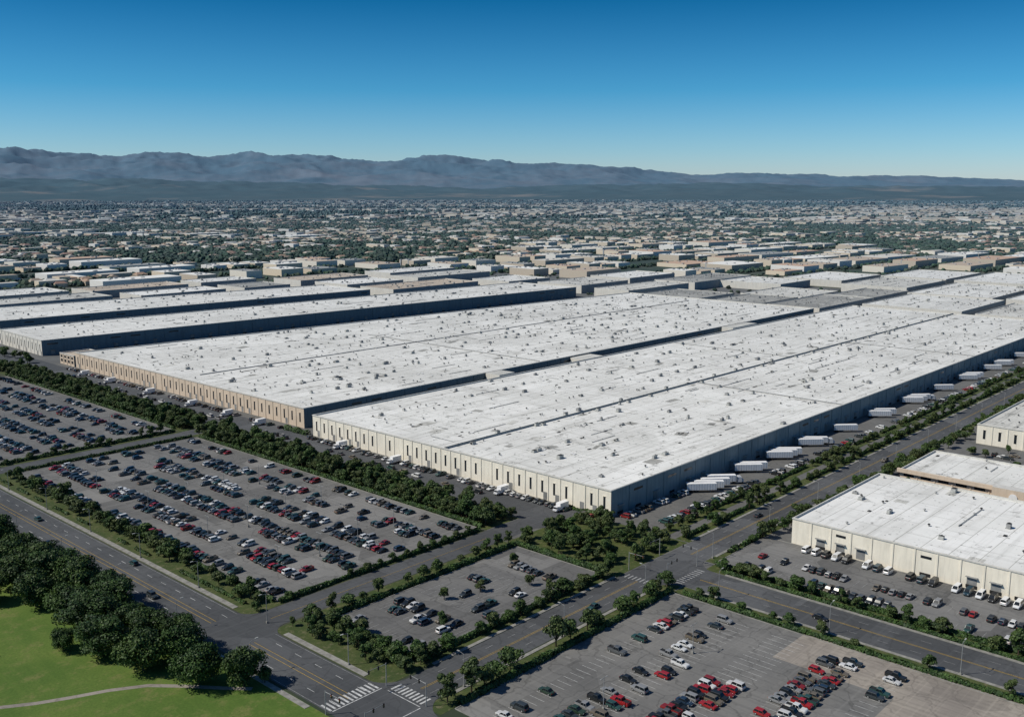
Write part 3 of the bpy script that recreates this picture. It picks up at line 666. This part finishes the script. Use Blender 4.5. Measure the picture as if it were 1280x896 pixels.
for i in range(-10,36):
    for j in range(-10,46):
        x0=i*bw+random.uniform(-2,2); y0=j*bh; cx_,cy_=x0+bw/2,y0+bh/2; d=math.hypot(cx_-CX,cy_-CY)
        if not in_wedge(cx_,cy_) or d<380 or d>4000: continue
        if x0<-60 and y0<600: continue
        occ=occupied(x0,y0,x0+bw,y0+bh)
        cr_=(cx_-cy_)*.707; al_=(cx_+cy_)*.707
        nzv=noise.noise(Vector((cr_*.0011,al_*.0028,4.)))*1.5-(d-1450)*.0004
        fz=noise.noise(Vector((cr_*.0014,al_*.0042,14.)))+(.1 if d>2200 else 0)
        rot0=.9*noise.noise(Vector((cx_*.0007,cy_*.0007,31.))) if d>1500 else 0
        if occ:
            for _ in range(26):
                x=x0+random.uniform(0,bw); y=y0+random.uniform(0,bh)
                if not (occupied(x-4,y-4,x+4,y+4)): TX.append((x,y,random.uniform(2.,3.6)))
        elif nzv>-.05:
            k=random.choice([1,1,2,2,3]); t=x0+6
            for q in range(k):
                w=(bw-14)/k-5
                if random.random()<.85:
                    rf=random.choice(ROOFC); dd=(bh-26)*random.uniform(.5,1); hh=random.uniform(6,11); yc=y0+13+dd/2+random.uniform(0,5)
                    BX.append((t+w/2,yc,w*random.uniform(.7,1),dd,hh,rot0*.3,*rf,*random.choice(WALC)))
                    for _ in range(7): BX.append((t+random.uniform(.15,.85)*w,yc+random.uniform(-.4,.4)*dd,random.uniform(2,5),2.4,hh+random.uniform(.8,1.6),0,.25,.25,.25,.4,.4,.4))
                t+=w+5
            for _ in range(random.randint(20,55)): TX.append((x0+random.uniform(0,bw),y0+random.choice([3,bh-4])+random.uniform(-5,5),random.uniform(2.5,5.)))
        elif fz>.10:
            for _ in range(int(80+fz*140)): TX.append((x0+random.uniform(0,bw),y0+random.uniform(0,bh),random.uniform(3.5,6.5)))
            for _ in range(random.randint(0,4)): GB.append((x0+random.uniform(5,bw-5),y0+random.uniform(5,bh-5),16,11,5,rot0,*random.choice(HROOF),*random.choice(WALC)))
        else:
            for q in range(random.randint(7,14)):
                if random.random()<.28: BX.append((x0+random.uniform(5,bw-5),y0+random.uniform(5,bh-5),random.uniform(16,44),random.uniform(10,16),random.uniform(6,11),rot0+random.choice([0,1.57]),*random.choice(ROOFC),*random.choice(WALC)))
                else: GB.append((x0+random.uniform(5,bw-5),y0+random.choice([14,36,60,80])+random.uniform(-6,6),random.uniform(11,18),random.uniform(9,13),random.uniform(3.5,6.),rot0+random.choice([0,0,1.57]),*random.choice(HROOF),*random.choice(WALC)))
            for _ in range(random.randint(70,130)): TX.append((x0+random.uniform(0,bw),y0+random.uniform(0,bh),random.uniform(3,6)))
def rnd_polar(n,r0,r1,pw=1.):
    u=rng.uniform(size=n); r=(r0**pw+(r1**pw-r0**pw)*u)**(1/pw); a=HEAD+np.radians(rng.uniform(-38,38,n))
    return CX+r*np.cos(a),CY+r*np.sin(a),r
def dist_n(x,y,z):
    cr_=(x-y)*.707; al_=(x+y)*.707
    return noise.noise(Vector((cr_*.0006,al_*.0013,z)))+.6*noise.noise(Vector((cr_*.003,al_*.005,z+3)))
X,Y,Rr=rnd_polar(40000,3800,12000,1.25)
for x,y,r in zip(X,Y,Rr):
    q=dist_n(x,y,7.)
    if q>.04+random.uniform(-.2,.2):
        if random.random()<.68: GB.append((x,y,random.uniform(13,24),random.uniform(10,16),random.uniform(4,8),random.uniform(0,3),*random.choice(HROOF+[(.6,.58,.55)]*2),*random.choice(WALC)))
        else: s=random.uniform(.8,2.4); BX.append((x,y,32*s,18*s,random.uniform(7,15),random.uniform(-.4,.4)+random.choice([0,1.57]),*random.choice(ROOFC),*random.choice(WALC)))
X,Y,Rr=rnd_polar(50000,3700,12500,1.25)
for x,y,r in zip(X,Y,Rr):
    q=dist_n(x,y,7.)
    if q<.10+random.uniform(-.2,.35): TX.append((x,y,random.uniform(4,7)*(1+r/11000)))
V1,F1,C1=boxes(BX); V2,F2,C2=gables(GB)
me=npmesh('distant_buildings',np.vstack([V1,V2]),np.vstack([F1,F2+len(V1)]),['city'],col=np.vstack([C1,C2]))
o=bpy.data.objects.new('distant_city_buildings',me); COL.objects.link(o)
def treemass(name,T):
    T=np.array(T); n=len(T)
    t=(1+5**.5)/2; iv=np.array([(-1,t,0),(1,t,0),(-1,-t,0),(1,-t,0),(0,-1,t),(0,1,t),(0,-1,-t),(0,1,-t),(t,0,-1),(t,0,1),(-t,0,-1),(-t,0,1)])/math.sqrt(1+t*t)
    fi=np.array([(0,11,5),(0,5,1),(0,1,7),(0,7,10),(0,10,11),(1,5,9),(5,11,4),(11,10,2),(10,7,6),(7,1,8),(3,9,4),(3,4,2),(3,2,6),(3,6,8),(3,8,9),(4,9,5),(2,4,11),(6,2,10),(8,6,7),(9,8,1)])
    j=rng.uniform(.6,1.3,(n,12,1)); V=iv[None]*j*T[:,None,2:3]; V[:,:,2]*=rng.uniform(.5,.95,(n,1)); V[:,:,2]+=T[:,None,2]*.6
    V[:,:,0]+=T[:,None,0]; V[:,:,1]+=T[:,None,1]
    F=(fi[None]+12*np.arange(n)[:,None,None]).reshape(-1,3)
    g=rng.uniform(.5,1.4,(n,1,1)); base=np.where(rng.uniform(size=(n,1,1))<.5,np.array([.032,.060,.022]),np.array([.046,.060,.026]))
    C=np.ones((n,20,4)); C[:,:,:3]=base*g
    me=npmesh(name,V.reshape(-1,3),F,['city'],col=C.reshape(-1,4)); o=bpy.data.objects.new(name,me); COL.objects.link(o)
treemass('distant_tree_mass',TX)

# ---------------------------------------------------------------- terrain
def terrain_mat(name,a,b_,c_,s,L,hz):
    m,nt,b=mat(name); v=pos(nt)
    col=mix(nt,ramp(nt,noi(nt,v,s,8,.7),.42,.62),a,b_)
    col=mix(nt,ramp(nt,noi(nt,v,s*.35,6,.6),.58,.68),col,c_)
    nt.links.new(paint_haze(nt,col,L,hz),b.inputs['Base Color']); b.inputs['Roughness'].default_value=1; b.inputs['Specular IOR Level'].default_value=0; return m
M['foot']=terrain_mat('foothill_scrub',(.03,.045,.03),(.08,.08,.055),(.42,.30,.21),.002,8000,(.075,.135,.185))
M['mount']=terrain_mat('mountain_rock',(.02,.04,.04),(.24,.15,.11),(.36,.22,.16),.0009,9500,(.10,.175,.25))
def terrain(name,k,r0,r1,nr,na,prof,seed,fr,amp,shape):
    V=[];
    for i in range(nr+1):
        s=i/nr; r=r0+(r1-r0)*s; sh=shape(s)
        for j in range(na+1):
            a=-44+88*j/na; th=HEAD-math.radians(a); x=CX+r*math.cos(th); y=CY+r*math.sin(th)
            u=640+1230*math.tan(math.radians(max(-43,min(43,a))))
            env=np.interp(u,[q[0] for q in prof],[q[1] for q in prof])
            rg=0; f_=fr; am=1.
            for o_ in range(6):
                rg+=am*(1-2*abs(noise.noise(Vector((x*f_,y*f_,seed+o_*3.1))))); f_*=2.03; am*=.5
            V.append((x,y,env*sh*(1+amp*(rg-1.15)) -5*(1-min(1,s*20))))
    F=[(i*(na+1)+j,i*(na+1)+j+1,(i+1)*(na+1)+j+1,(i+1)*(na+1)+j) for i in range(nr) for j in range(na)]
    me=npmesh(name,np.array(V),np.array(F)[:,::-1],[k],smooth=True)
    o=bpy.data.objects.new(name,me); COL.objects.link(o)
px=[(0,194),(30,191),(70,197),(120,196),(160,200),(200,196),(260,199),(330,193),(420,196),(470,200),(520,196),(560,198),(620,203),(700,205),(760,208),(820,214),(880,219),(950,216),(1000,217),(1100,220),(1200,224),(1280,228)]
prof=[(-600,700)]+[(u,((235.5-v)/1230*21000+125)*.96) for u,v in px]+[(1900,230)]
terrain('mountain_range','mount',15000,25000,80,720,prof,1.7,.0007,.19,lambda s: min(1,(s/.6))**1.2 if s<.6 else 1-(s-.6)*1.2)
pf=[(-600,190),(0,215),(150,230),(400,170),(600,120),(760,160),(900,190),(1000,145),(1280,130),(1900,130)]
terrain('foothills','foot',9500,15500,44,420,pf,5.2,.0009,.38,lambda s: math.sin(min(1,s*1.0)*math.pi*.5)**1.3)

# ---------------------------------------------------------------- camera, light, world
cam=bpy.data.objects.new('camera',bpy.data.cameras.new('camera')); COL.objects.link(cam); S.camera=cam
cam.location=(CX,CY,CH); cam.rotation_euler=(math.radians(90-9.8),0,HEAD-math.pi/2)
cam.data.sensor_width=36; cam.data.lens=1230/1280*36; cam.data.clip_start=1; cam.data.clip_end=120000
az=math.radians(144); el=math.radians(46)
l=bpy.data.objects.new('sun',bpy.data.lights.new('sun','SUN')); COL.objects.link(l); l.data.energy=4.1; l.data.angle=math.radians(.5); l.data.color=(1,.95,.85)
l.rotation_euler=Vector((math.cos(az)*math.cos(el),math.sin(az)*math.cos(el),math.sin(el))).to_track_quat('Z','Y').to_euler()
w=bpy.data.worlds.new('World'); S.world=w; w.use_nodes=True; nt=w.node_tree; bg=nt.nodes['Background']
sky=nd(nt,'ShaderNodeTexSky',sky_type='NISHITA',sun_disc=False); sky.sun_elevation=el; sky.sun_rotation=math.pi/2-az
sky.ozone_density=5.; sky.dust_density=.3; sky.air_density=1.
tc=nd(nt,'ShaderNodeTexCoord'); sp=nd(nt,'ShaderNodeSeparateXYZ'); nt.links.new(tc.outputs['Generated'],sp.inputs[0])
cr=nd(nt,'ShaderNodeValToRGB'); nt.links.new(sp.outputs[2],cr.inputs[0]); E=cr.color_ramp.elements
E[0].position=0.; E[0].color=(.62,.70,.86,1); E[1].position=.6; E[1].color=(.27,.37,.46,1)
for p_,q_ in ((.035,(.42,.62,.80,1)),(.094,(.15,.47,.66,1)),(.18,(.018,.27,.43,1)),(.3,(.08,.27,.40,1))):
    e_=E.new(p_); e_.color=q_
tn=mix(nt,1.,sky.outputs[0],cr.outputs[0],'MULTIPLY')
nt.links.new(tn,bg.inputs[0]); bg.inputs[1].default_value=.15
S.view_settings.view_transform='Standard'; S.view_settings.look='None'; S.view_settings.exposure=0
print('objs',len(bpy.data.objects))
